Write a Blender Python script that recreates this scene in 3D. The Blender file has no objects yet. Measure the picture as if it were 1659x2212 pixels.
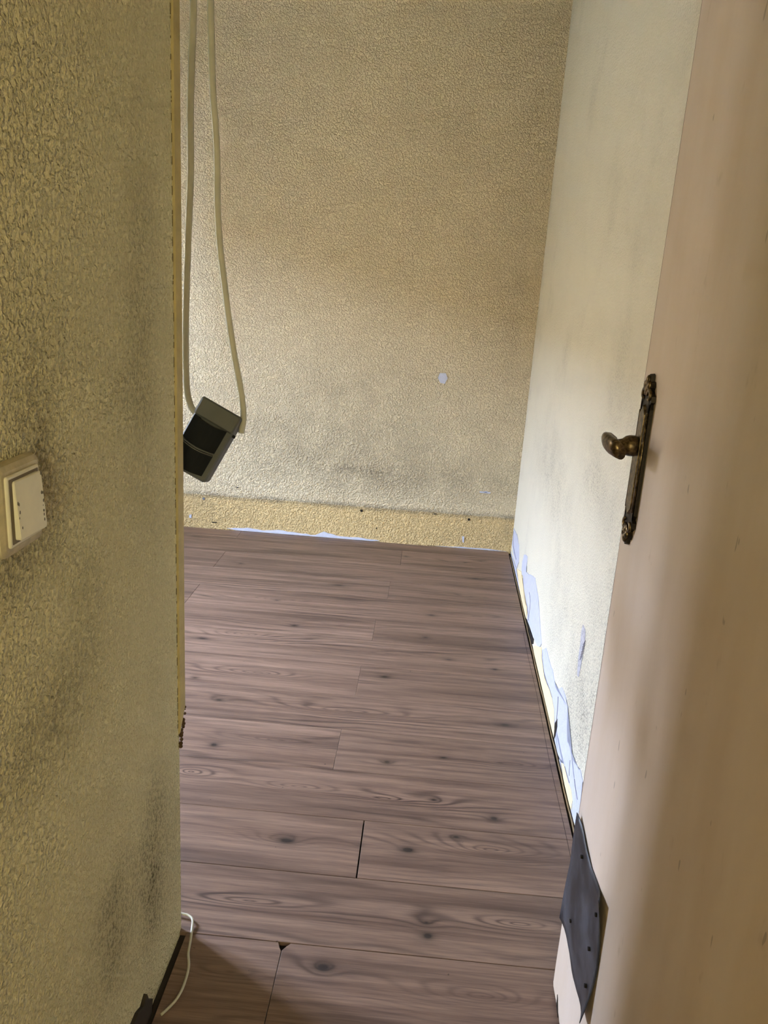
import bpy, bmesh, math, random
import numpy as np
from mathutils import Matrix, Vector

random.seed(7)
SC = bpy.context.scene
COL = SC.collection

# ------------------------------------------------------------------ camera
FPX = 1725.0
CX, CY = 829.5, 1106.0
CAMH = 1.22
def ray(px, py):
    return np.array([px - CX, -(py - CY), -FPX])
_dn = ray(444.0, 7060.0); UP = -_dn / np.linalg.norm(_dn)
def _hor(px):
    a = ray(px, 0) @ UP; b = ray(px, 1) @ UP
    return -a / (b - a)
_y = ray(944.0, _hor(944.0)); YD = _y / np.linalg.norm(_y)
XD = np.cross(YD, UP)
ROT = np.array([XD, YD, UP])
def on_floor(px, py, z=0.0):
    r = ROT @ ray(px, py); t = (z - CAMH) / r[2]
    return Vector((r[0] * t, r[1] * t, z))
def on_x(px, py, x):
    r = ROT @ ray(px, py); t = x / r[0]
    return Vector((x, r[1] * t, CAMH + r[2] * t))
def on_y(px, py, y):
    r = ROT @ ray(px, py); t = y / r[1]
    return Vector((r[0] * t, y, CAMH + r[2] * t))

cam = bpy.data.cameras.new('camera')
cam.sensor_fit = 'VERTICAL'
cam.sensor_height = 36.0
cam.lens = FPX * 36.0 / 2212.0
cam.clip_start = 0.02
camo = bpy.data.objects.new('camera', cam)
COL.objects.link(camo)
M4 = Matrix([list(ROT[0]) + [0], list(ROT[1]) + [0], list(ROT[2]) + [CAMH], [0, 0, 0, 1]])
camo.matrix_world = M4
SC.camera = camo

# ------------------------------------------------------------------ light
SKY = (0.62, 0.74, 1.0)
SKY_STRENGTH = 20.0
HALL_STRENGTH = 1.65
w = bpy.data.worlds.new('overcast_sky'); SC.world = w
w.use_nodes = True
bg = w.node_tree.nodes['Background']
bg.inputs[0].default_value = (*SKY, 1)
bg.inputs[1].default_value = SKY_STRENGTH
SC.view_settings.view_transform = 'Standard'
SC.view_settings.look = 'None'
SC.view_settings.gamma = 1.0
SC.view_settings.use_curve_mapping = False
SC.view_settings.exposure = 3.1

# room numbers
XL = -0.395          # face of the left wall beside the camera
YC = 1.232           # its outside corner
YF = 3.692           # far wall
XW = -2.2            # window wall
ZC = 2.62            # ceiling
YB = 0.38            # wall with the doorway
HY = -1.9            # end of hall
HX0, HX1 = -0.75, 0.85
WIN = (1.86, 2.52, 0.70, 1.78)       # y0 y1 z0 z1
DX = 0.31            # door face
DE = 1.185           # free edge of the door
def xr(y):           # right wall, slightly out of square
    return 0.4285 + (y - 1.63) * (0.4560 - 0.4285) / (3.69 - 1.63)

def portal(name, loc, rot, sx, sy):
    l = bpy.data.lights.new(name, 'AREA'); l.shape = 'RECTANGLE'; l.size = sx; l.size_y = sy
    l.cycles.is_portal = True
    o = bpy.data.objects.new(name, l); COL.objects.link(o)
    o.location = loc; o.rotation_euler = rot
    return o
portal('window_daylight_portal', (XW - 0.02, (WIN[0] + WIN[1]) / 2, (WIN[2] + WIN[3]) / 2),
       (0, -math.pi / 2, 0), WIN[3] - WIN[2], WIN[1] - WIN[0])

# ------------------------------------------------------------------ helpers
def tag(o, label=None, cat=None, group=None, kind=None):
    if label: o['label'] = label
    if cat: o['category'] = cat
    if group: o['group'] = group
    if kind: o['kind'] = kind
    return o
def obj(name, bm, mat, parent=None, smooth=False):
    me = bpy.data.meshes.new(name)
    bmesh.ops.recalc_face_normals(bm, faces=bm.faces[:])
    bm.to_mesh(me); bm.free()
    if smooth:
        for p in me.polygons: p.use_smooth = True
    if mat: me.materials.append(mat)
    o = bpy.data.objects.new(name, me); COL.objects.link(o)
    if parent: o.parent = parent
    return o
def empty(name, loc=(0, 0, 0), rot=(0, 0, 0), parent=None):
    o = bpy.data.objects.new(name, None); COL.objects.link(o)
    o.location = loc; o.rotation_euler = rot; o.empty_display_size = 0.05
    if parent: o.parent = parent
    return o
def add_box(bm, x0, x1, y0, y1, z0, z1):
    v = [bm.verts.new((x, y, z)) for x in (x0, x1) for y in (y0, y1) for z in (z0, z1)]
    for f in ((0, 1, 3, 2), (4, 6, 7, 5), (0, 4, 5, 1), (2, 3, 7, 6), (0, 2, 6, 4), (1, 5, 7, 3)):
        bm.faces.new([v[i] for i in f])
    return v
def box_bm(x0, x1, y0, y1, z0, z1, bev=0.0, seg=2):
    bm = bmesh.new(); add_box(bm, x0, x1, y0, y1, z0, z1)
    if bev:
        bmesh.ops.bevel(bm, geom=bm.edges[:], offset=bev, segments=seg, affect='EDGES', profile=0.5)
    return bm
def prism(pts, vec, bm=None, inset=0.0):
    """polygon (3-D points) pushed along vec"""
    bm = bm or bmesh.new()
    vec = Vector(vec)
    a = [bm.verts.new(Vector(p)) for p in pts]
    c = sum((Vector(p) for p in pts), Vector()) / len(pts)
    b = [bm.verts.new(Vector(p) + (c - Vector(p)).normalized() * inset + vec) for p in pts]
    n = len(pts)
    bm.faces.new(a); bm.faces.new(b[::-1])
    for i in range(n):
        bm.faces.new((a[i], b[i], b[(i + 1) % n], a[(i + 1) % n]))
    return bm
def spline(pts, n=8):
    P = [Vector(p) for p in pts]; out = []
    for i in range(len(P) - 1):
        p0 = P[max(i - 1, 0)]; p1 = P[i]; p2 = P[i + 1]; p3 = P[min(i + 2, len(P) - 1)]
        for k in range(n):
            t = k / n
            out.append(0.5 * (2 * p1 + (p2 - p0) * t + (2 * p0 - 5 * p1 + 4 * p2 - p3) * t * t
                              + (3 * p1 - p0 - 3 * p2 + p3) * t ** 3))
    out.append(P[-1]); return out
def tube(pts, r, bm=None, seg=12, flat=1.0):
    bm = bm or bmesh.new(); rings = []
    n = len(pts); ref = Vector((0.3, 0.9, 0.2)).normalized()
    for i, p in enumerate(pts):
        t = (pts[min(i + 1, n - 1)] - pts[max(i - 1, 0)]).normalized()
        a = t.cross(ref)
        if a.length < 1e-3: a = t.cross(Vector((1, 0, 0)))
        a.normalize(); b = t.cross(a)
        rr = r[i] if isinstance(r, (list, tuple)) else r
        rings.append([bm.verts.new(p + a * math.cos(2 * math.pi * k / seg) * rr
                                   + b * math.sin(2 * math.pi * k / seg) * rr * flat) for k in range(seg)])
    for i in range(n - 1):
        for k in range(seg):
            bm.faces.new((rings[i][k], rings[i][(k + 1) % seg], rings[i + 1][(k + 1) % seg], rings[i + 1][k]))
    bm.faces.new(rings[0]); bm.faces.new(rings[-1][::-1])
    return bm
def disc(bm, c, axis, r, h, seg=12):
    axis = Vector(axis).normalized()
    return tube([Vector(c), Vector(c) + axis * h], r, bm, seg)
def rrect(w_, h_, r, n=5):
    out = []
    for cx, cy, a0 in ((w_ / 2 - r, h_ / 2 - r, 0), (-w_ / 2 + r, h_ / 2 - r, 90),
                       (-w_ / 2 + r, -h_ / 2 + r, 180), (w_ / 2 - r, -h_ / 2 + r, 270)):
        for k in range(n + 1):
            a = math.radians(a0 + 90 * k / n)
            out.append((cx + r * math.cos(a), cy + r * math.sin(a)))
    return out
def loft(rings, bm=None):
    bm = bm or bmesh.new()
    V = [[bm.verts.new(p) for p in r] for r in rings]
    n = len(V[0])
    for i in range(len(V) - 1):
        for k in range(n):
            bm.faces.new((V[i][k], V[i][(k + 1) % n], V[i + 1][(k + 1) % n], V[i + 1][k]))
    bm.faces.new(V[0]); bm.faces.new(V[-1][::-1])
    return bm

# ------------------------------------------------------------------ materials
def lin(r, g, b):
    f = lambda c: (c / 255 / 12.92) if c / 255 <= 0.04045 else ((c / 255 + 0.055) / 1.055) ** 2.4
    return (f(r), f(g), f(b), 1.0)
class NT:
    def __init__(self, name):
        self.m = bpy.data.materials.new(name); self.m.use_nodes = True
        self.t = self.m.node_tree; self.n = self.t.nodes
        self.b = self.n['Principled BSDF']
    def put(self, sock, v):
        if hasattr(v, 'is_output'): self.t.links.new(v, sock)
        elif v is not None: sock.default_value = v
    def math(self, op, a, b=None, c=None, clamp=False):
        n = self.n.new('ShaderNodeMath'); n.operation = op; n.use_clamp = clamp
        self.put(n.inputs[0], a)
        if b is not None: self.put(n.inputs[1], b)
        if c is not None: self.put(n.inputs[2], c)
        return n.outputs[0]
    def vmath(self, op, a, b=None):
        n = self.n.new('ShaderNodeVectorMath'); n.operation = op
        self.put(n.inputs[0], a)
        if b is not None: self.put(n.inputs[1], b)
        return n.outputs['Value'] if op in ('LENGTH', 'DOT_PRODUCT', 'DISTANCE') else n.outputs['Vector']
    def pos(self):
        if not hasattr(self, '_p'):
            self._p = self.n.new('ShaderNodeNewGeometry').outputs['Position']
        return self._p
    def xyz(self):
        if not hasattr(self, '_s'):
            s = self.n.new('ShaderNodeSeparateXYZ'); self.t.links.new(self.pos(), s.inputs[0]); self._s = s.outputs
        return self._s
    def noise(self, vec, scale, detail=2.0, rough=0.5, dist=0.0, dims='3D', wv=None):
        n = self.n.new('ShaderNodeTexNoise'); n.noise_dimensions = dims
        self.put(n.inputs['Vector'], vec)
        n.inputs['Scale'].default_value = scale; n.inputs['Detail'].default_value = detail
        n.inputs['Roughness'].default_value = rough; n.inputs['Distortion'].default_value = dist
        if wv is not None: self.put(n.inputs['W'], wv)
        return n.outputs[0]
    def step(self, v, a, b, lo=0.0, hi=1.0):
        n = self.n.new('ShaderNodeMapRange'); n.interpolation_type = 'SMOOTHSTEP'
        self.put(n.inputs[0], v)
        n.inputs[1].default_value = a; n.inputs[2].default_value = b
        n.inputs[3].default_value = lo; n.inputs[4].default_value = hi
        return n.outputs[0]
    def mix(self, fac, a, b, mode='MIX'):
        n = self.n.new('ShaderNodeMix'); n.data_type = 'RGBA'; n.blend_type = mode
        self.put(n.inputs[0], fac); self.put(n.inputs[6], a); self.put(n.inputs[7], b)
        return n.outputs[2]
    def bump(self, h, strength=1.0, dist=0.002):
        n = self.n.new('ShaderNodeBump'); n.inputs['Strength'].default_value = strength
        n.inputs['Distance'].default_value = dist
        self.put(n.inputs['Height'], h); self.t.links.new(n.outputs[0], self.b.inputs['Normal'])
    def blobs(self, lst):
        """soft spots (x,y,z,rx,ry,rz,strength) summed"""
        tot = None
        for (x, y, z, rx, ry, rz, s) in lst:
            d = self.vmath('SUBTRACT', self.pos(), (x, y, z))
            d = self.vmath('MULTIPLY', d, (1 / rx, 1 / ry, 1 / rz))
            d = self.vmath('DOT_PRODUCT', d, d)
            e = self.math('EXPONENT', self.math('MULTIPLY', d, -1.0))
            tot = self.math('MULTIPLY_ADD', e, s, tot if tot is not None else 0.0)
        return tot
    def out(self, color=None, rough=None, metal=None, spec=None):
        if color is not None: self.put(self.b.inputs['Base Color'], color)
        if rough is not None: self.put(self.b.inputs['Roughness'], rough)
        if metal is not None: self.b.inputs['Metallic'].default_value = metal
        if spec is not None: self.b.inputs['Specular IOR Level'].default_value = spec
        return self.m

def plain(name, col, rough=0.6, metal=0.0, var=0.12, vscale=40.0, bump=0.0, bscale=200.0, spec=0.4):
    t = NT(name)
    n = t.noise(t.pos(), vscale, 4, 0.6)
    dark = tuple(c * (1 - 2 * var) for c in col[:3]) + (1,)
    c = t.mix(t.step(n, 0.25, 0.75), dark, col)
    if bump: t.bump(t.noise(t.pos(), bscale, 3), 1.0, bump)
    return t.out(c, rough, metal, spec)

PAINT = lin(237, 219, 182)
def plaster(name, paint=PAINT, blobs=(), scale=115.0, relief=0.0035, base_z=None, line=0.0, dirt_all=0.12,
            dirt=lin(112, 98, 70), speck=0.7, blotch=0.10):
    t = NT(name)
    p = t.pos()
    wob = t.noise(p, scale * 0.45, 1.0)
    n1 = t.noise(p, scale, 2.0, 0.55, 0.35)
    n2 = t.noise(p, scale * 2.6, 2.0, 0.5)
    h = t.math('ADD', t.step(n1, 0.36, 0.66), t.math('MULTIPLY', n2, 0.35))
    h = t.math('MULTIPLY_ADD', wob, 0.5, h)
    pits = t.step(n1, 0.52, 0.34)                       # hollows of the roughcast hold the dirt
    cloud = t.noise(p, 2.3, 5.0, 0.62)
    cloud2 = t.noise(p, 9.0, 4.0, 0.6)
    g = t.math('MULTIPLY', t.step(cloud, 0.50, 0.78), dirt_all * 2)
    if blobs:
        b = t.blobs(blobs)
        b = t.math('MULTIPLY', b, t.step(cloud2, 0.28, 0.66, 0.5, 1.1))
        g = t.math('ADD', g, b)
    sx = t.xyz()
    if base_z is not None:                              # skirting once covered the wall below base_z
        edge = t.math('MULTIPLY_ADD', t.noise(p, 12.0, 4.0), 0.016, sx[2])
        below = t.step(edge, base_z + 0.013, base_z + 0.004)
        keep = t.math('SUBTRACT', 1.0, t.math('MULTIPLY', below, 0.85))
        g = t.math('MULTIPLY', g, keep)
        ln = t.math('MULTIPLY', t.step(edge, base_z - 0.016, base_z + 0.006), t.step(edge, base_z + 0.034, base_z + 0.010))
        ln = t.math('MULTIPLY', ln, t.step(t.noise(p, 7.0, 3.0), 0.25, 0.6, 0.35, 1.0))
        g = t.math('MULTIPLY_ADD', ln, line, g)
    even = t.math('MULTIPLY', g, 0.55, clamp=True)
    spots = t.math('MULTIPLY', t.math('MULTIPLY', g, pits), speck, clamp=True)
    col = t.mix(t.math('MULTIPLY', t.step(cloud2, 0.35, 0.7), blotch), paint, tuple(c * 0.8 for c in paint[:3]) + (1,))
    if base_z is not None:
        col = t.mix(below, col, lin(228, 199, 144))
    col = t.mix(even, col, dirt)
    col = t.mix(spots, col, tuple(c * 0.6 for c in dirt[:3]) + (1,))
    t.bump(h, 1.0, relief)
    return t.out(col, 0.85, 0.0, 0.2)

def wood():
    t = NT('laminate_wood')
    sx = t.xyz(); p = t.pos()
    oi = t.n.new('ShaderNodeObjectInfo'); rnd = oi.outputs['Random']
    woff = t.math('MULTIPLY', rnd, 37.0)
    def stretched(ax, ay, detail, rough=0.55, extra=0.0):
        v = t.vmath('MULTIPLY', p, (ax, ay, 1.0))
        return t.noise(v, 1.0, detail, rough, 0.0, '4D', t.math('ADD', woff, extra))
    low = stretched(1.3, 7.0, 2.0)
    mid = stretched(5.0, 30.0, 2.0, 0.5, 3.1)
    g = t.math('MULTIPLY', sx[1], 40.0)
    g = t.math('MULTIPLY_ADD', low, 7.0, g)
    g = t.math('MULTIPLY_ADD', mid, 0.8, g)
    dark = None; shade = None
    for (px, py, a, b, A, k) in KNOTS:
        c = on_floor(px, py); a, b = (a * 1.25, b * 1.25) if k > 0 else (a, b * 1.1)
        d = t.vmath('SUBTRACT', p, (c.x, c.y, 0.0))
        d = t.vmath('MULTIPLY', d, (1 / a, 1 / b, 0.0))
        e = t.math('EXPONENT', t.math('MULTIPLY', t.vmath('LENGTH', d), -1.0))
        g = t.math('MULTIPLY_ADD', e, A * (1.15 if k > 0 else 1.8), g)
        if k > 0:
            e3 = t.math('POWER', e, 2.2)
            dark = t.math('MULTIPLY_ADD', e3, k * 1.7, dark if dark is not None else 0.0)
        else:
            shade = t.math('MULTIPLY_ADD', e, 0.45, shade if shade is not None else 0.0)
    s = t.math('SINE', t.math('MULTIPLY', g, 6.2832))
    s = t.math('MULTIPLY_ADD', s, 0.5, 0.5)
    lines = t.math('POWER', s, 3.0)
    where = t.math('ADD', t.step(stretched(1.6, 14.0, 3.0, 0.6, 9.0), 0.44, 0.68, 0.06, 0.9), shade)
    lines = t.math('MULTIPLY', lines, where)
    streak = stretched(1.4, 55.0, 5.0, 0.62, 5.0)
    fibre = stretched(14.0, 520.0, 3.0, 0.6, 1.7)
    base = t.mix(t.step(streak, 0.30, 0.70), WOOD_D, WOOD_L)
    broad = stretched(1.1, 11.0, 2.0, 0.5, 21.0)
    base = t.mix(t.step(broad, 0.48, 0.70, 0.0, 0.6), base, WOOD_M)
    base = t.mix(t.math('MULTIPLY', lines, 0.75, clamp=True), base, WOOD_X)
    base = t.mix(t.math('MULTIPLY', t.step(fibre, 0.35, 0.75), 0.38), base, WOOD_X)
    base = t.mix(t.math('MINIMUM', dark, 0.9), base, WOOD_K)
    speck = t.noise(p, 55.0, 2.0, 0.5)
    base = t.mix(t.step(speck, 0.76, 0.80, 0, 0.7), base, WOOD_K)
    tone = t.math('MULTIPLY_ADD', rnd, 0.16, 0.92)
    cc = t.n.new('ShaderNodeCombineColor')
    for i in range(3): t.put(cc.inputs[i], tone)
    base = t.mix(1.0, base, cc.outputs[0], 'MULTIPLY')
    t.bump(fibre, 0.4, 0.0005)
    rough = t.step(fibre, 0.3, 0.7, 0.40, 0.55)
    return t.out(base, rough, 0.0, 0.4)
WOOD_L = lin(140, 114, 97); WOOD_D = lin(104, 81, 68); WOOD_M = lin(70, 52, 44)
WOOD_X = lin(50, 36, 32); WOOD_K = lin(28, 22, 21)
# knots and flame figures read off the boards: px py length(m) width(m) rings darkness
KNOTS = [
    (600, 1295, .11, .020, 2.8, 0), (598, 1297, .020, .010, 1.0, .5), (732, 1264, .040, .014, 1.6, .8), (932, 1329, .022, .013, 1.6, .8), (1030, 1332, .15, .022, 2.0, 0),
    (636, 1351, .018, .013, 1.4, .8), (720, 1348, .14, .014, 2.0, 0), (437, 1379, .030, .012, 1.5, .8), (530, 1370, .10, .024, 3.0, 0),
    (919, 1377, .018, .012, 1.3, .7), (1028, 1250, .035, .014, 1.8, .8), (1038, 1212, .030, .012, 1.5, .6), (877, 1202, .022, .012, 1.5, .7), (990, 1215, .12, .02, 2.0, 0),
    (970, 1425, .025, .010, 1.3, .6), (860, 1414, .16, .013, 2.2, 0), (831, 1462, .025, .015, 2.0, .8), (1069, 1446, .018, .011, 1.2, .8),
    (559, 1453, .15, .022, 3.4, 0), (421, 1464, .020, .012, 2.2, .7), (473, 1512, .022, .012, 1.4, .8), (520, 1217, .016, .014, 1.2, .6),
    (592, 1187, .05, .018, 1.8, .3), (753, 1536, .17, .020, 3.2, 0), (462, 1609, .018, .014, 1.7, .9), (592, 1598, .13, .017, 2.6, 0),
    (836, 1646, .020, .013, 1.3, .8), (958, 1637, .022, .010, 1.5, .7), (1107, 1651, .13, .018, 2.6, 0), (1091, 1566, .032, .014, 2.0, .8),
    (412, 1667, .07, .024, 3.0, 0), (645, 1699, .13, .022, 3.2, 0), (831, 1725, .08, .013, 2.2, 0), (937, 1728, .020, .010, 1.5, .7),
    (1067, 1768, .019, .013, 1.0, .9), (619, 1816, .026, .014, 1.8, 1.0), (600, 1812, .10, .030, 2.0, 0), (780, 1826, .03, .014, 1.4, .3), (881, 1836, .024, .014, 2.0, 1.0),
    (985, 1808, .018, .010, 1.2, .8), (1060, 1836, .16, .034, 4.6, 0), (539, 1946, .16, .020, 3.0, 0), (924, 2022, .016, .012, 1.4, 1.0),
    (921, 1993, .018, .010, 1.2, .6), (1122, 1996, .11, .018, 2.8, 0), (698, 2089, .024, .016, 2.2, .9), (1043, 2152, .14, .030, 4.0, 0),
    (1030, 1290, .10, .014, 1.6, 0), (800, 1130, .2, .02, 2.0, 0), (500, 2100, .12, .025, 2.0, 0),
]

def P(px, py, plane='far'):
    return on_y(px, py, YF) if plane == 'far' else (on_x(px, py, XL) if plane == 'left' else on_x(px, py, 0.44))
def spots(lst, plane, thick=0.3):
    out = []
    for (px, py, r1, rz, s) in lst:
        c = P(px, py, plane)
        if plane == 'far': out.append((c.x, c.y, c.z, r1, thick, rz, s))
        else: out.append((c.x, c.y, c.z, thick, r1, rz, s))
    return out
M_far = plaster('far_wall_roughcast', blobs=spots([(760, 960, .62, .20, .42), (900, 1040, .75, .10, .40), (760, 1015, .12, .02, .3),
        (800, 830, .35, .12, .22), (560, 900, .10, .10, .12), (1097, 1146, .022, .05, 2.6), (1110, 700, .04, .5, .10)], 'far'),
        base_z=0.168, line=0.75, dirt_all=0.06, relief=0.0075, scale=135, dirt=lin(128, 116, 96))
M_right = plaster('right_wall_roughcast', paint=lin(234, 228, 207), blobs=spots([(1190, 1030, .45, .12, .30), (1290, 1050, .20, .06, .28), (1260, 1540, .20, .16, .50),
        (1330, 1350, .2, .25, .2), (1210, 1330, .3, .2, .18)], 'right'), dirt_all=0.12, speck=1.6, relief=0.0018, scale=190, dirt=lin(150, 142, 124))
M_left = plaster('left_wall_roughcast', paint=lin(240, 230, 186), blobs=spots([(60, 850, .06, .10, .30), (40, 1215, .05, .04, .9), (90, 985, .03, .05, .6), (120, 1120, .03, .06, .25),
        (330, 1860, .05, .13, .9), (250, 1990, .10, .10, .7), (150, 1480, .10, .07, .35), (320, 800, .06, .25, .35), (290, 980, .05, .12, .30),
        (100, 1600, .09, .05, .35), (300, 600, .05, .12, .25), (200, 1250, .06, .10, .2)], 'left'),
        dirt_all=0.13, speck=1.0, relief=0.0070, scale=145, dirt=lin(130, 118, 86))
M_room = plaster('room_roughcast', dirt_all=0.08)
M_ceil = plain('ceiling_paint', lin(228, 220, 196), 0.9, 0, 0.04)
M_under = plain('dark_subfloor', lin(46, 38, 32), 0.9, 0, 0.2)
M_white = plain('bare_white_plaster', lin(198, 200, 214), 0.9, 0, 0.05, 60, 0.0012, 160)
M_cream = plain('old_cream_paint', lin(238, 220, 176), 0.85, 0, 0.05, 60, 0.001, 160)
M_hole = plain('dark_hollow', lin(38, 32, 26), 0.95, 0, 0.2)
M_crack = plain('crack_grey', lin(104, 98, 108), 0.9, 0, 0.2)  # grey tone of the thin crack lines

# ------------------------------------------------------------------ setting
def struct(name, bm, mat, parent=None):
    o = obj(name, bm, mat, parent)
    if parent is None: o['kind'] = 'structure'
    return o
floor = struct('floor', box_bm(XW - 0.2, 1.1, HY - 0.1, YF + 0.1, -0.10, -0.0095), M_under)
M_wood = wood()
RES = [.055, .013, -.02, -.06, -.06, -.08, -.06, -.06, -.09, -.04, -.06, .03, .06]
def seam(n):
    r = RES[n] if 0 <= n < len(RES) else (0.055 if n < 0 else 0)
    return 1.2122 + 0.19646 * (n + r)
JOINT = {-1: -0.1945, 1: -0.073, 3: -0.171, 5: -0.151, 7: -0.131, 9: -0.100, 11: -0.066}
def plank(pts, gap=0.0004):
    z0, z1, bv = -0.0088, 0.0, 0.0006
    c = sum((Vector((p[0], p[1], 0)) for p in pts), Vector()) / len(pts)
    def ring(d, z):
        out = []
        for x, y in pts:
            out.append(Vector((x + (d if x < c.x else -d), y + (d if y < c.y else -d), z)))
        return out
    bm = loft([ring(gap, z0), ring(gap, z1 - bv), ring(gap + bv, z1)])
    return obj('plank', bm, M_wood, floor)
LEN = 1.52
for n in range(-16, 13):
    y0, y1 = seam(n), min(seam(n + 1), YF - 0.006) if n == 12 else seam(n + 1)
    if y1 - y0 < 0.01: continue
    if n >= 0: xa = XW + 0.01
    elif y0 > YB - 0.05: xa = XL + 0.013
    else: xa = HX0 + 0.01
    if n >= 0 or y0 > YB - 0.05: xb = (xr(y0) - 0.013, xr(y1) - 0.013)
    else: xb = (HX1 - 0.01, HX1 - 0.01)
    j = JOINT.get(n, -0.86 if n % 2 == 0 else -0.15)
    cuts = sorted(j + k * LEN for k in range(-4, 4))
    cuts = [c for c in cuts if xa + 0.03 < c < min(xb) - 0.03]
    xs = [xa] + cuts + [None]
    for k in range(len(xs) - 1):
        l = xs[k]; r = xs[k + 1]
        wide = 0.0010 if n == 1 else 0.0
        la = l + (wide if k else 0)
        if r is None: pts = [(la, y0), (xb[0], y0), (xb[1], y1), (la, y1)]
        else: pts = [(la, y0), (r - wide, y0), (r - wide, y1), (la, y1)]
        if n == -1 and r is not None and abs(r - j) < 1e-6:      # broken corner beside the joint
            pts = [(la, y0), (r, y0), (r, y1 - 0.020), (r - 0.004, y1 - 0.013), (r - 0.009, y1), (la, y1)]
            plank(pts, 0.0006); continue
        if n == -1 and k and abs(l - j) < 1e-6:
            pts = [(la, y0), (xb[0], y0), (xb[1], y1), (la + 0.014, y1), (la + 0.007, y1 - 0.008), (la, y1 - 0.018)]
            plank(pts, 0.0006); continue
        plank(pts, 0.0006 if n < 2 else 0.0003)

# walls (solid boxes / prisms, outside faces away from the room)
bm = bmesh.new()
prism([(xr(YB - 0.12), YB - 0.12, -0.05), (xr(YF + 0.1), YF + 0.1, -0.05), (xr(YF + 0.1) + 0.15, YF + 0.1, -0.05), (xr(YB - 0.12) + 0.15, YB - 0.12, -0.05)], (0, 0, ZC + 0.05), bm)
wall_right = struct('wall_right', bm, M_right)
wall_far = struct('wall_far', box_bm(XW - 0.1, 0.5, YF, YF + 0.15, -0.05, ZC), M_far)
# left wall with its outside corner, and the room wall that turns away behind it
bm = bmesh.new()
prism([(XL, YB - 0.12, -0.05), (XL, YC, -0.05), (XW - 0.1, YC, -0.05), (XW - 0.1, YC - 0.12, -0.05), (XL - 0.12, YC - 0.12, -0.05), (XL - 0.12, YB - 0.12, -0.05)], (0, 0, ZC + 0.05), bm)
wall_left = struct('wall_left', bm, M_left)
# window wall
bm = bmesh.new()
y0, y1, z0, z1 = WIN
for b in ((YC, y0, -0.05, ZC), (y1, YF, -0.05, ZC), (y0, y1, -0.05, z0), (y0, y1, z1, ZC)):
    add_box(bm, XW - 0.2, XW, b[0], b[1], b[2], b[3])
wall_window = struct('wall_window', bm, M_room)
# doorway wall and hall behind the camera
bm = bmesh.new()
add_box(bm, HX0 - 0.1, XL - 0.12, YB - 0.12, YB, -0.05, ZC)
add_box(bm, DX + 0.045, HX1 + 0.1, YB - 0.24, YB - 0.12, -0.05, ZC)
add_box(bm, XL, DX + 0.045, YB - 0.24, YB - 0.12, 2.08, ZC)
struct('wall_back', bm, M_room)
struct('wall_hall_left', box_bm(HX0 - 0.1, HX0, HY, YB - 0.12, -0.05, ZC), M_room)
struct('wall_hall_right', box_bm(HX1, HX1 + 0.1, HY, YB - 0.24, -0.05, ZC), M_room)
HW = (-0.30, 0.55, 0.75, 1.75)
bm = bmesh.new()
for b in ((HX0, HW[0], -0.05, ZC), (HW[1], HX1, -0.05, ZC), (HW[0], HW[1], -0.05, HW[2]), (HW[0], HW[1], HW[3], ZC)):
    add_box(bm, b[0], b[1], HY - 0.1, HY, b[2], b[3])
struct('wall_hall_end', bm, M_room)
struct('ceiling', box_bm(XW - 0.2, 1.1, HY - 0.1, YF + 0.15, ZC, ZC + 0.1), M_ceil)
# outside ground under the window
struct('ground_outside', box_bm(-14, XW - 0.25, -8, 12, -0.5, -0.4), plain('yard_paving', lin(92, 92, 84), 0.9))
struct('wall_sky_block', box_bm(-10.5, -10.2, -8, 14, -0.4, 3.6), plain('sky_block_render', lin(146, 124, 96), 0.9))  # unseen wall added to block low sky and warm the bounced light

# window_1: wooden frame with two open panes' worth of bars
M_frame = plain('white_window_paint', lin(232, 230, 222), 0.45, 0, 0.05)
wn = empty('window_1', (XW - 0.1, y0, z0)); wn['kind'] = 'structure'
ox, oy, oz = XW - 0.1, y0, z0
def wpart(name, a): obj(name, box_bm(a[0] - ox, a[1] - ox, a[2] - oy, a[3] - oy, a[4] - oz, a[5] - oz, 0.004), M_frame, wn)
wpart('frame_rail', (XW - 0.12, XW - 0.07, y0, y1, z0, z0 + 0.05)); wpart('frame_rail', (XW - 0.12, XW - 0.07, y0, y1, z1 - 0.05, z1))
wpart('frame_stile', (XW - 0.12, XW - 0.07, y0, y0 + 0.05, z0 + 0.05, z1 - 0.05)); wpart('frame_stile', (XW - 0.12, XW - 0.07, y1 - 0.05, y1, z0 + 0.05, z1 - 0.05))
wpart('mullion', (XW - 0.12, XW - 0.07, (y0 + y1) / 2 - 0.035, (y0 + y1) / 2 + 0.035, z0 + 0.05, z1 - 0.05))
# hall_glow_pane: unseen glowing pane, added to supply the light from the hall
t = NT('hall_glow'); t.b.inputs['Emission Color'].default_value = (1.0, 0.93, 0.58, 1); t.b.inputs['Emission Strength'].default_value = HALL_STRENGTH
M_glow = t.out(lin(230, 215, 150), 0.5)
w2 = empty('hall_glow_pane', ((HW[0] + HW[1]) / 2, HY - 0.05, HW[2])); w2['kind'] = 'structure'
hw = (HW[1] - HW[0]) / 2; hh = HW[3] - HW[2]
obj('pane', box_bm(-hw + 0.03, hw - 0.03, -0.008, 0.008, 0.03, hh - 0.03), M_glow, w2)
for a in ((-hw, hw, 0, 0.04), (-hw, hw, hh - 0.04, hh)):
    obj('frame_rail', box_bm(a[0], a[1], -0.03, 0.03, a[2], a[3], 0.003), M_frame, w2)
for a in ((-hw, -hw + 0.04), (hw - 0.04, hw)):
    obj('frame_stile', box_bm(a[0], a[1], -0.03, 0.03, 0.04, hh - 0.04, 0.003), M_frame, w2)

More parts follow.
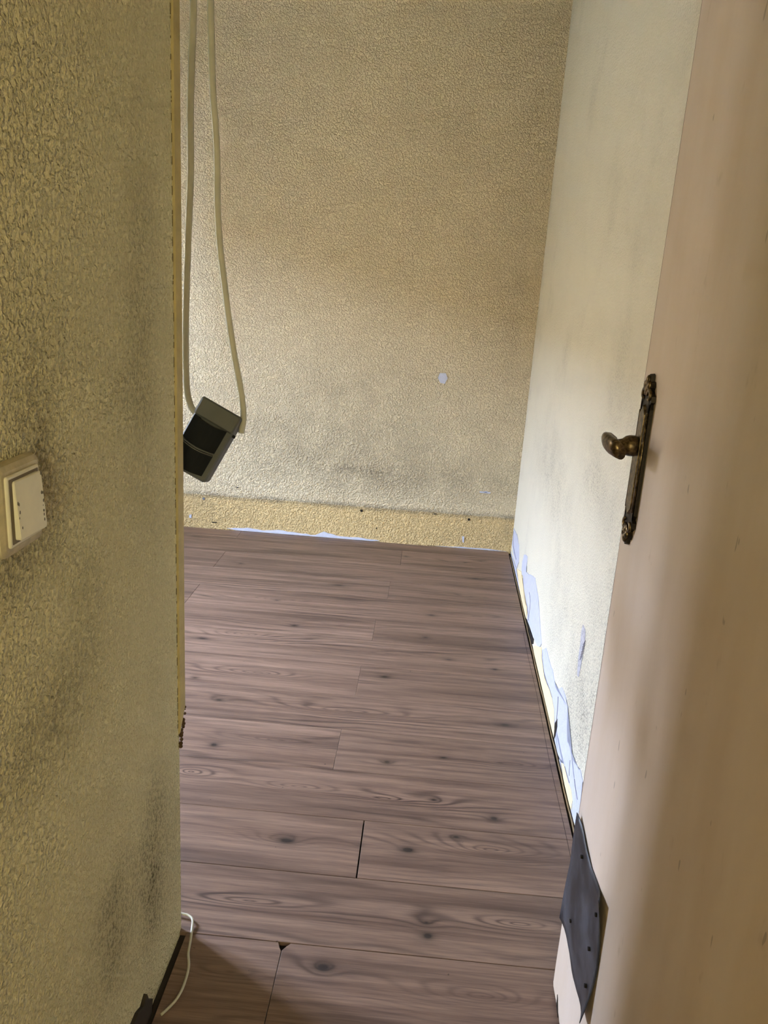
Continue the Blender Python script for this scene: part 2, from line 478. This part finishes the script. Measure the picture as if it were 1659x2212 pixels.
# ------------------------------------------------------------------ damage on the walls
def zr(zx, zy): return (1060 + zx / 2.95, 1100 + zy / 2.95)
def wall_patch(name, pix, mat, plane, depth, jitter=0.0):
    pts = []
    for q in pix:
        if plane == 'right':
            c = on_x(q[0], q[1], 0.44)
            for _ in range(3): c = on_x(q[0], q[1], xr(c.y))
            v = c
        else:
            v = on_y(q[0], q[1], YF)
        pts.append(v)
    # roughen the outline
    out = []
    for i, a in enumerate(pts):
        b = pts[(i + 1) % len(pts)]
        m = max(1, int((b - a).length / 0.02)) if jitter else 1
        for k in range(m):
            q = a.lerp(b, k / m)
            if k and jitter:
                q = q + Vector((0 if plane == 'right' else random.uniform(-jitter, jitter),
                                random.uniform(-jitter * 2, jitter * 2) if plane == 'right' else 0, random.uniform(-jitter, jitter)))
            q.z = max(q.z, 0.001)
            out.append(q)
    if plane == 'right':
        out = [Vector((xr(q.y) + 0.001, q.y, q.z)) for q in out]; vec = (-depth - 0.001, 0, 0); par = wall_right
    else:
        out = [Vector((q.x, YF + 0.001, q.z)) for q in out]; vec = (0, -depth - 0.001, 0); par = wall_far
    bm = prism(out, vec)
    bmesh.ops.triangulate(bm, faces=[f for f in bm.faces if len(f.verts) > 4])
    return obj(name, bm, mat, par)
R_ = lambda L: [zr(*q) for q in L]
WHITE = [
    [(150,120),(170,165),(183,230),(180,340),(165,380),(150,300),(138,230)],
    [(215,290),(235,300),(228,400),(285,440),(305,560),(315,700),(325,860),(305,875),(285,830),(270,800),(255,750),(235,700),(240,620),(225,600),(212,520),(212,430),(198,420),(205,330)],
    [(330,890),(355,885),(375,960),(395,1020),(415,1130),(430,1160),(455,1135),(475,1180),(495,1260),(490,1480),(520,1540),(530,1600),(575,1660),(590,1740),(575,1900),(550,2010),(530,2020),(525,1860),(520,1790),(500,1740),(472,1620),(450,1610),(430,1560),(408,1490),(415,1400),(410,1280),(395,1200),(380,1150),(350,1090),(340,1020),(330,960)],
    [(432,1590),(450,1620),(460,1700),(490,1800),(518,1900),(525,1990),(505,1930),(470,1800),(445,1680)],
    [(124,275),(140,300),(165,385),(190,510),(212,640),(235,720),(222,700),(190,560),(160,440)],
]
for L in WHITE: wall_patch('bare_plaster_patch', R_(L), M_white, 'right', 0.0022, 0.0032)
CREAM = [
    [(275,870),(325,880),(330,960),(340,1020),(350,1090),(380,1150),(395,1200),(410,1280),(412,1400),(405,1470),(380,1400),(345,1280),(310,1100),(280,950)],
    [(455,1615),(472,1625),(500,1740),(520,1790),(528,1860),(520,1920),(495,1850),(470,1720)],
    [(170,380),(200,400),(212,520),(222,600),(235,620),(232,700),(215,660),(190,520)],
]
for L in CREAM: wall_patch('paint_flake', R_(L), M_cream, 'right', 0.0030, 0.0010)
for L in ([(218,715),(240,730),(262,800),(276,830),(272,860),(258,890),(238,810)], [(415,1362),(430,1335),(430,1385),(416,1450),(405,1500),(400,1480)]):
    wall_patch('plaster_hollow', R_(L), M_hole, 'right', 0.0028, 0.001)
def crack(pix, wdt, plane='right', mat=None):
    pts = []
    for q in pix:
        c = on_x(q[0], q[1], 0.44)
        for _ in range(3): c = on_x(q[0], q[1], xr(c.y))
        pts.append(Vector((xr(c.y) - 0.0024, c.y, max(c.z, 0.004))))
    obj('crack', tube(spline(pts, 3), wdt, seg=5), mat or M_crack, wall_right)
for L, wd in (([(250,530),(256,580),(252,650),(244,710)], .0011), ([(436,1195),(433,1260),(426,1340)], .0012), ([(512,1600),(508,1650),(506,1700)], .0008),
          ([(540,1720),(548,1780),(560,1850)], .0009), ([(478,1640),(492,1690),(508,1745)], .0009), ([(148,140),(146,200),(152,260),(166,320)], .0012), ([(208,440),(214,520),(228,600)], .0006),
          ([(332,900),(340,1000),(352,1085),(378,1140),(396,1200)], .0006)):
    crack(R_(L), wd)
SC_ = [(590,735),(605,770),(602,850),(585,950),(562,1070),(552,1060),(558,960),(572,860),(578,780)]
wall_patch('scrape_mark', R_(SC_), plain('scraped_paint', lin(206, 204, 210), 0.9, 0, 0.25, 120, 0.001, 200), 'right', 0.0008, 0.001)
for k in range(7):
    a = (574 + k * 3.4, 960 - k * 16); crack([zr(a[0], a[1]), zr(a[0] + 16, a[1] - 26)], .0007, mat=plain('scrape_scratch', lin(96, 84, 92), 0.9) if k == 0 else bpy.data.materials['scrape_scratch'])
def zf(zx, zy): return (380 + zx / 2.127, 1040 + zy / 2.127)
wall_patch('bare_plaster_patch', [zf(*q) for q in [(235,214),(330,212),(400,225),(470,222),(560,236),(640,246),(680,230),(740,249),(860,260),(935,272),(900,280),(700,266),(500,250),(400,243),(300,230)]], M_white, 'far', 0.004, 0.0022)
wall_patch('bare_plaster_patch', [zf(*q) for q in [(1150,296),(1300,300),(1440,310),(1520,322),(1420,322),(1250,308)]], M_white, 'far', 0.003, 0.001)
wall_patch('filler_spot', [(950,806),(963,806),(967,817),(961,829),(951,827),(946,816)], M_white, 'far', 0.004, 0.001)
for q in ([(998,1158),(1003,1159),(1002,1172),(999,1171)], [(1036,1061),(1060,1063),(1059,1066),(1036,1064)], [(409,1112),(414,1111),(414,1119),(409,1118)], [(1046,1061),(1053,1061),(1052,1064),(1046,1064)]):
    wall_patch('paint_nick', q, M_white, 'far', 0.003)
M_plug = plain('grey_wall_plug', lin(120, 124, 134), 0.6)
for (px, py), m in (((440, 1077), M_plug), ((781, 1103), M_hole), ((1013, 1122), M_hole), ((813, 1141), M_hole)):
    c = on_y(px, py, YF); s = 0.0028 if py == 1141 else 0.0062
    obj('wall_plug', disc(bmesh.new(), c + Vector((0, 0.002, 0)), (0, -1, 0), s, 0.0052), m, wall_far)
for (px, py, l) in ((463, 1128, .012), (513, 1053, .006), (940, 1110, .006)):
    c = on_y(px, py, YF)
    obj('scratch', box_bm(c.x - l, c.x + l, YF - 0.0042, YF + 0.001, c.z - .0015, c.z + .0015), M_hole, wall_far)

# gap along the right wall: dark slit with a thin laminate sliver in it, and a caulk line at the far wall
bm = bmesh.new()
pp = [(xr(y) - 0.0062 + random.uniform(-.0012, .0012), y) for y in np.linspace(1.25, 3.62, 40)]
V = []
for x, y in pp:
    V.append([bm.verts.new((x - .0016, y, -.009)), bm.verts.new((x + .0016, y, -.009)), bm.verts.new((x + .0016, y, -.0015)), bm.verts.new((x - .0016, y, -.0015))])
for i in range(len(V) - 1):
    for k in range(4): bm.faces.new((V[i][k], V[i][(k + 1) % 4], V[i + 1][(k + 1) % 4], V[i + 1][k]))
bm.faces.new(V[0]); bm.faces.new(V[-1])
tag(obj('edging_sliver', bm, plain('sliver_wood', lin(150, 128, 96), 0.8)), 'thin broken wood sliver in the dark floor gap along the pale wall', 'wood sliver')

# line scribed on the boards beside the gap
bm = bmesh.new(); yy = np.linspace(1.30, 2.75, 24)
V = []
for y in yy:
    x = xr(y) - 0.030 + 0.0015 * math.sin(y * 9) + (y - 1.3) * 0.004
    V.append((bm.verts.new((x - .0006, y, .0002)), bm.verts.new((x + .0006, y, .0002))))
for i in range(len(V) - 1): bm.faces.new((V[i][0], V[i][1], V[i + 1][1], V[i + 1][0]))
obj('scribed_line', bm, plain('pencil_brown', lin(50, 38, 34), 0.8), floor)

# trim_1: painted corner guard on the left wall's outside corner, broken off above the floor
M_guard = plain('corner_guard_paint', lin(186, 168, 112), 0.55, 0, 0.12, 25, 0.0008, 120)
bm = bmesh.new()
prof = [(XL - 0.03, YC + 0.0), (XL, YC + 0.0), (XL, YC - 0.006), (XL + 0.0035, YC - 0.004), (XL + 0.005, YC + 0.020), (XL + 0.002, YC + 0.026), (XL - 0.03, YC + 0.026)]
zb = [0.41, 0.42, 0.425, 0.43, 0.47, 0.475, 0.47]
loft([[(a, b, zb[i]) for i, (a, b) in enumerate(prof)], [(a, b, ZC) for a, b in prof]], bm)
trim = struct('trim_1', bm, M_guard)
bm = bmesh.new()
for i in range(26):
    z = random.uniform(0.40, 0.50); y = random.uniform(YC - 0.004, YC + 0.026); s = random.uniform(.0015, .0045)
    zc = 0.405 + (y - YC) * 2.0 + random.uniform(0, .018)
    bmesh.ops.create_icosphere(bm, subdivisions=1, radius=s, matrix=Matrix.Translation((XL + 0.0035, y, zc)))
obj('broken_end', bm, plain('broken_brown', lin(84, 60, 34), 0.95), trim)['kind'] = 'stuff'
# broken brown line along the joint between guard and wall
bm = bmesh.new(); z = 0.44
while z < 2.5:
    l = random.uniform(.002, .016); yy = YC - 0.0072 + random.uniform(-.0006, .0006); add_box(bm, XL - 0.001, XL + 0.0006, yy - random.uniform(.0004, .001), yy + .0006, z, z + l); z += l + random.uniform(.001, .022)
obj('dark_joint', bm, plain('joint_brown', lin(96, 80, 40), 0.95), trim)['kind'] = 'stuff'

# baseboard_left: the dark broken end of a skirting strip, low on the left wall
bm = bmesh.new()
pts = [(XL - .002, 1.050, -.006), (XL - .002, 1.056, .020), (XL - .002, 1.040, .034), (XL - .002, 1.030, .058), (XL - .002, 1.012, .050), (XL - .002, .99, .062), (XL - .002, .50, .062), (XL - .002, .50, -.006)]
prism(pts, (0.008, 0, 0), bm)
bb = struct('baseboard_left', bm, plain('black_skirting', lin(52, 44, 34), 0.7))

# ------------------------------------------------------------------ door
t = NT('cream_door_paint')
p = t.pos()
v = t.vmath('MULTIPLY', p, (1, 1, 0.25))
n = t.noise(v, 7.0, 4.0, 0.6)
sm = t.noise(t.vmath('MULTIPLY', p, (1, 1, 0.5)), 30.0, 3.0, 0.6)
col = t.mix(t.step(n, 0.3, 0.75), lin(216, 200, 184), lin(206, 187, 164))
col = t.mix(t.step(sm, 0.66, 0.80, 0, 0.30), col, lin(150, 126, 90))
sc = t.noise(t.vmath('MULTIPLY', p, (1, 1, 0.3)), 85.0, 1.0, 0.4)
col = t.mix(t.step(sc, 0.775, 0.80, 0, 0.45), col, lin(92, 74, 48))
t.bump(t.noise(p, 55.0, 3.0), 0.25, 0.0012)
M_door = t.out(col, 0.42, 0.0, 0.45)
DH = YB - 0.02         # hinge side
door = empty('door_1', (DX, DH, 0.006)); door['kind'] = 'structure'
door['label'] = 'cream painted interior door standing open beside the pale wall'
def D(x, y, z): return Vector((x - DX, y - DH, z - 0.006))
bm = bmesh.new()
edge = [(DH, .006), (DE - .078, .006), (DE - .070, .010), (DE - .050, .009), (DE - .030, .008), (DE - .006, .007), (DE - .001, .012), (DE, .05), (DE - .001, .4), (DE, 1.0), (DE, 2.04), (DH, 2.04)]
prism([D(DX + 0.038, y, z) for y, z in edge], (-0.038, 0, 0), bm)
bmesh.ops.triangulate(bm, faces=[f for f in bm.faces if len(f.verts) > 4])
leaf = obj('leaf', bm, M_door, door)
# split splinter of veneer at the foot of the free edge
bm = bmesh.new()
prism([D(DX - .0006, y, z) for y, z in ((DE - .062, .010), (DE - .045, .030), (DE - .052, .012), (DE - .070, .006))], (-0.0012, 0, 0), bm)
obj('splinter', bm, M_hole, door)
# thin brown strip along the free edge
bm = bmesh.new(); add_box(bm, 0, 0.038, DE - DH, DE - DH + 0.0015, 0.02, 2.03)
obj('free_edge_strip', bm, plain('edge_brown', lin(120, 92, 62), 0.7), door)

# door furniture (antique brass)
t = NT('antique_brass')
n = t.noise(t.pos(), 120.0, 4.0, 0.6)
col = t.mix(t.step(n, 0.35, 0.7), lin(66, 55, 40), lin(132, 112, 80))
M_brass = t.out(col, 0.34, 0.9, 0.5)
M_brassd = plain('dark_brass', lin(50, 42, 32), 0.5, 0.7, 0.3, 200)
pc = 1.1365                                        # plate centre line (y)
plate_pts = []
half = [(0, 1.120), (.006, 1.118), (.007, 1.110), (.013, 1.109), (.016, 1.103), (.012, 1.098), (.017, 1.094), (.024, 1.091), (.025, 1.083), (.018, 1.079), (.0215, 1.072),
        (.0215, 0.919), (.018, 0.913), (.0245, 0.909), (.024, 0.901), (.017, 0.897), (.012, 0.893), (.016, 0.888), (.012, 0.881), (.007, 0.880), (.006, 0.873), (0, 0.870)]
outl = [(pc - a, z) for a, z in half] + [(pc + a, z) for a, z in half[::-1][1:-1]]
bm = prism([D(DX + .0005, y, z) for y, z in outl], (-0.0065, 0, 0), inset=0.0008)
bmesh.ops.triangulate(bm, faces=[f for f in bm.faces if len(f.verts) > 4])
plate = obj('handle_plate', bm, M_brassd, door); plate['label'] = 'long antique brass handle plate with ornate ends'
# raised bevelled centre panel and side beads
bar = [(pc + a, z) for a, z in ((-.013, .925), (0, .915), (.013, .925), (.013, 1.066), (0, 1.078), (-.013, 1.066))]
obj('raised_panel', prism([D(DX - .005, y, z) for y, z in bar], (-0.0045, 0, 0), inset=0.003), M_brass, plate)
for s in (-1, 1):
    obj('edge_bead', tube([D(DX - .0062, pc + s * .0185, .924), D(DX - .0062, pc + s * .0185, 1.067)], .0028, seg=8), M_brass, plate, True)
# scrolls of the ornate ends
for zc, sg in ((1.088, 1), (0.904, -1)):
    for s in (-1, 1):
        pts = []
        for k in range(15):
            a = k / 14 * 1.6 * math.pi; r = 0.0095 * (1 - 0.55 * k / 14)
            pts.append(D(DX - .007, pc + s * (.0145 - .001 + r * math.cos(a) * -1 + .0), zc + sg * (.002 + r * math.sin(a))))
        obj('scroll', tube(pts, .0025, seg=7), M_brass, plate, True)
    bm = bmesh.new()
    for s, dz, rr in ((-1, .016, .005), (1, .016, .005), (0, .022, .0058), (0, .010, .0055)):
        bmesh.ops.create_uvsphere(bm, u_segments=10, v_segments=6, radius=1.0, matrix=Matrix.Translation(D(DX - .007, pc + s * .008, zc + sg * dz)) @ Matrix.Diagonal((.004, rr, rr * 1.4, 1)))
    obj('leaf_ornament', bm, M_brass, plate, True)
# lever: collar, waisted neck, drooping palm grip pointing back toward the hinge
hz = 1.017
bm = bmesh.new()
prof = [(.0095, .0135), (.014, .0150), (.021, .0150), (.026, .0135), (.031, .0095), (.036, .0082), (.041, .0085), (.045, .0080)]
rings = []
for dx, r in prof:
    rings.append([D(DX - dx, pc + r * math.cos(2 * math.pi * k / 20), hz + r * math.sin(2 * math.pi * k / 20)) for k in range(20)])
loft(rings, bm)
lever = obj('lever', bm, M_brass, door, True); lever['label'] = 'antique brass lever with a drooping rounded grip'
pth = [(.040, .003, .003), (.047, .001, .005), (.052, -.006, .005), (.053, -.016, .005), (.052, -.028, .004), (.049, -.044, .003), (.047, -.058, .002)]
rad = [.0065, .0095, .0112, .0120, .0124, .0120, .0104]
bm = bmesh.new(); rings = []
P3 = [D(DX - a, pc + b, hz + c) for a, b, c in pth]
for i, q in enumerate(P3):
    tg = (P3[min(i + 1, len(P3) - 1)] - P3[max(i - 1, 0)]).normalized()
    a = tg.cross(Vector((0, 0, 1))).normalized(); b = a.cross(tg)
    rot = math.radians(-28); a2 = a * math.cos(rot) + b * math.sin(rot); b2 = -a * math.sin(rot) + b * math.cos(rot)
    rings.append([q + a2 * rad[i] * .78 * math.cos(2 * math.pi * k / 18) + b2 * rad[i] * 1.25 * math.sin(2 * math.pi * k / 18) for k in range(18)])
loft(rings, bm)
obj('grip', bm, M_brass, lever, True)

# curled dark sheet screwed over the foot of the door
t = NT('dark_rubber_sheet')
n = t.noise(t.pos(), 14.0, 5.0, 0.65)
col = t.mix(t.step(n, 0.38, 0.70), lin(30, 30, 32), lin(66, 68, 74))
M_sheet = t.out(col, 0.42, 0.0, 0.5)
NU, NV = 15, 14
# corner outline read from the photograph: far edge wraps the door edge, near corners curl outwards
def edge_pt(lst, u):
    x = u * (len(lst) - 1); i = min(int(x), len(lst) - 2); return Vector(lst[i]).lerp(Vector(lst[i + 1]), x - i)
top = [(1.168, .385), (1.125, .378), (1.093, .373), (1.055, .369), (1.003, .378), (.957, .394)]
bot = [(1.178, .160), (1.150, .158), (1.104, .156), (1.070, .148), (1.030, .155), (.983, .170), (.951, .178)]
bm = bmesh.new(); G = []
for i in range(NU + 1):
    u = i / NU; a = edge_pt(top, u); b = edge_pt(bot, u); row = []
    for k in range(NV + 1):
        vv = k / NV; q = a.lerp(b, vv)
        y = q.x + math.sin(math.pi * vv) * (0.012 * (1 - u) - 0.006 * u); z = q.y
        off = 0.0016 + 0.0045 * (math.sin(math.pi * min(max((u - .25) / .6, 0), 1)) * math.sin(math.pi * vv)) * -0.2
        curl = max(0, u - .70) / .30; off += 0.012 * curl ** 2 * (abs(vv - .5) * 2) ** 1.5
        curl2 = max(0, .22 - u) / .22; off += 0.006 * curl2 ** 2 * (abs(vv - .5) * 2)
        off += 0.0016 * math.sin(9 * vv + 5 * u) * math.sin(math.pi * u) + 0.0026 * math.sin(math.pi * u) ** 2 * math.sin(math.pi * vv)
        row.append(bm.verts.new(D(DX - max(off, .0012), y, z)))
    G.append(row)
for i in range(NU):
    for k in range(NV):
        bm.faces.new((G[i][k], G[i + 1][k], G[i + 1][k + 1], G[i][k + 1]))
sheet = obj('kick_sheet', bm, M_sheet, door, True); sheet['label'] = 'curled dark grey sheet screwed over the foot of the door'
md = sheet.modifiers.new('thick', 'SOLIDIFY'); md.thickness = 0.0012; md.offset = 0
for (y, z) in ((1.108, .346), (.985, .345), (1.114, .213), (.992, .276), (.980, .219)):
    obj('screw', disc(bmesh.new(), D(DX - .0015, y, z), (-1, 0, 0), .0032, .0055, 10), M_hole, sheet)

# ------------------------------------------------------------------ light switch
M_sw = plain('ivory_plastic', lin(226, 220, 196), 0.4, 0, 0.06, 30)
M_swd = plain('grimy_ivory', lin(196, 184, 150), 0.5, 0, 0.14, 60)
sy, sz = 0.7225, 0.9895
sw = empty('light_switch', (XL, sy, sz))
tag(sw, 'square ivory rocker light switch with a grimy frame on the rough wall', 'light switch')
def ring_at(w_, h_, r, x, cy=0, cz=0): return [(x, cy + a, cz + b) for a, b in rrect(w_, h_, r)]
obj('frame', loft([ring_at(.082, .090, .008, 0.0003), ring_at(.083, .091, .009, .004), ring_at(.080, .088, .009, .009), ring_at(.070, .078, .006, .0115)]), M_swd, sw, False)
ins = loft([ring_at(.0625, .070, .003, .010), ring_at(.0625, .070, .003, .0132), ring_at(.060, .0675, .002, .0142)])
ins = obj('inner_frame', ins, M_sw, sw)
obj('recess', loft([ring_at(.056, .0635, .001, .0138), ring_at(.056, .0635, .001, .01445)]), plain('recess_grey', lin(120, 108, 84), 0.6), sw)
# rocker pressed in at one side
bm = bmesh.new(); R1 = rrect(.049, .058, .003)
rr = []
for x0, s in ((.0130, 1.0), (.0182, 1.0), (.0192, .965)):
    rr.append([(x0 + (0 if x0 < .014 else (-.0018 * b / .029 + .0012 * a / .025)), a * s + .002, b * s) for a, b in R1])
loft(rr, bm)
rk = obj('rocker', bm, M_sw, sw)
bm = bmesh.new()
for k in range(16):
    side = random.choice((-1, 1, 1)); a = side * .0215 + random.uniform(-.002, .002); b = random.uniform(-.027, .027)
    x = .0192 - .0018 * b / .029 + .0012 * a / .025
    s = random.uniform(.0006, .0016)
    bmesh.ops.create_icosphere(bm, subdivisions=1, radius=1, matrix=Matrix.Translation((x, a + .002, b)) @ Matrix.Diagonal((.0003, s, s * 1.6, 1)))
obj('grime_fleck', bm, plain('fleck_grey', lin(120, 114, 100), 0.7), rk)['kind'] = 'stuff'

# ------------------------------------------------------------------ hanging socket and cables
YS = 1.345
c0 = on_y(440, 855, YS); c1 = on_y(523, 903, YS)
Mg = plain('dark_grey_plastic', lin(84, 84, 78), 0.6, 0, 0.06)
Mk = plain('black_plastic', lin(20, 21, 21), 0.7, 0, 0.1, spec=0.15)
W_, H_, T_ = (c1 - c0).length, 0.130, 0.046
ang = math.atan2(c1.z - c0.z, c1.x - c0.x)
sk = empty('double_socket', (c0.x, YS, c0.z))
sk.rotation_euler = (Matrix.Rotation(-ang, 3, 'Y') @ Matrix.Rotation(math.radians(-15), 3, 'X')).to_euler()
tag(sk, 'dark grey double socket box with black flip lids hanging on two white cables', 'socket box')
# local: x along the top edge, z up (box hangs below z=0), front toward -y
def front_ring(x0, x1, z0, z1, r, y):
    cx, cz = (x0 + x1) / 2, (z0 + z1) / 2
    return [(cx + a, y, cz + b) for a, b in rrect(x1 - x0, z1 - z0, r)]
bm = loft([front_ring(0, W_, -H_, 0, .006, T_), front_ring(0, W_, -H_, 0, .006, .004), front_ring(.003, W_ - .003, -H_ + .003, -.003, .005, 0)])
body = obj('housing', bm, Mg, sk)
obj('front_rim', loft([front_ring(.0, W_, -.034, 0, .004, .002), front_ring(.0, W_, -.033, 0, .004, -.006), front_ring(.003, W_ - .003, -.031, -.003, .004, -.0085)]), Mg, sk)
for k, (za, zc) in enumerate(((-.034, -.0770), (-.0825, -.1215))):
    n = 9
    bmv = bmesh.new(); rows = []
    for j in range(n + 1):
        f = j / n; z = za + (zc - za) * f; row = []
        for i in range(7):
            u = i / 6; bul = .0045 * math.sin(math.pi * u) ** .8
            zz = z - .004 * math.sin(math.pi * u)
            row.append(bmv.verts.new((.0035 + (W_ - .014) * u, -.0045 - bul - .003 * (1 - f), zz)))
        rows.append(row)
    for j in range(n):
        for i in range(6): bmv.faces.new((rows[j][i], rows[j][i + 1], rows[j + 1][i + 1], rows[j + 1][i]))
    res = bmesh.ops.extrude_face_region(bmv, geom=bmv.faces[:])
    for vv in [g_ for g_ in res['geom'] if isinstance(g_, bmesh.types.BMVert)]: vv.co.y = .001
    lid = obj('lid', bmv, Mk, sk)
    obj('hinge', box_bm(.004, .016, -.0075, .0, za - .009, za - .001, .001), Mk, lid)
    if k: continue
    nm = bmesh.new(); pts = [Vector((.0035 + (W_ - .014) * i / 10, -.0095 - .0035 * math.sin(math.pi * i / 10), zc - .0016 - .004 * math.sin(math.pi * i / 10))) for i in range(11)]
    obj('ridge', tube(pts, .0013, nm, 6), Mg, lid, True)
    obj('ridge', tube([q + Vector((0, .001, -.0034)) for q in pts], .0010, None, 6), Mg, lid, True)
obj('side_clip', box_bm(W_ - .004, W_ + .005, .006, .012, -.038, -.033, .001), Mk, sk)
M_cable = plain('white_cable_sheath', lin(182, 177, 156), 0.45, 0, 0.05)
def cable(pix, r, ys, label):
    pts = [on_y(px, py, ys[i] if isinstance(ys, (list, tuple)) else ys) for i, (px, py) in enumerate(pix)]
    z = ZC; upper = []
    while z > pts[0].z + 0.06:
        upper.append(Vector((pts[0].x, pts[0].y, z))); z -= 0.09
    pts = upper + pts
    o = obj('cable', tube(spline(pts, 8), r, seg=14), M_cable, None, True)
    tag(o, label, 'cable', None)
    return o
yb = YS + 0.030
cable([(418, 0), (414, 130), (411, 250), (412, 330), (411, 400), (407, 500), (403, 620), (401, 720), (402, 800), (405, 850), (414, 880), (428, 898)], .0056,
      [YS + .02] * 10 + [YS + .024, YS + .024], 'white cable of the hanging socket that runs close beside the corner guard')
cable([(455, 0), (457, 100), (460, 200), (466, 280), (469, 350), (470, 450), (475, 530), (483, 600), (493, 680), (505, 760), (518, 830), (524, 870), (526, 905), (521, 935)], .0054,
      [YS + .02] * 10 + [YS + .02, YS + .02, YS + .02, YS + .02], 'white cable that bows out to the clip side of the hanging socket')

# thin cord on the floor by the wall corner
pix = [(380, 1975), (397, 1978), (407, 1981), (416, 1991), (414, 2012), (411, 2035), (407, 2060), (408, 2085), (403, 2110), (392, 2140), (376, 2165), (348, 2192)]
pts = [on_floor(a, b, 0.0035) for a, b in pix]
pts[0] = Vector((XL - 0.02, YC + 0.03, 0.0035)); pts[1].y = max(pts[1].y, YC + 0.012)
for i in range(4): pts[i].z += .004
for i, q in enumerate(pts):
    if i > 2: q.x = max(q.x, XL + 0.016 if i < len(pts) - 1 else XL + 0.008)
tag(obj('thin_cord', tube(spline(pts, 6), .0024, seg=10), M_cable, None, True), 'thin white cord bent around the wall corner onto the wooden floor', 'cord')
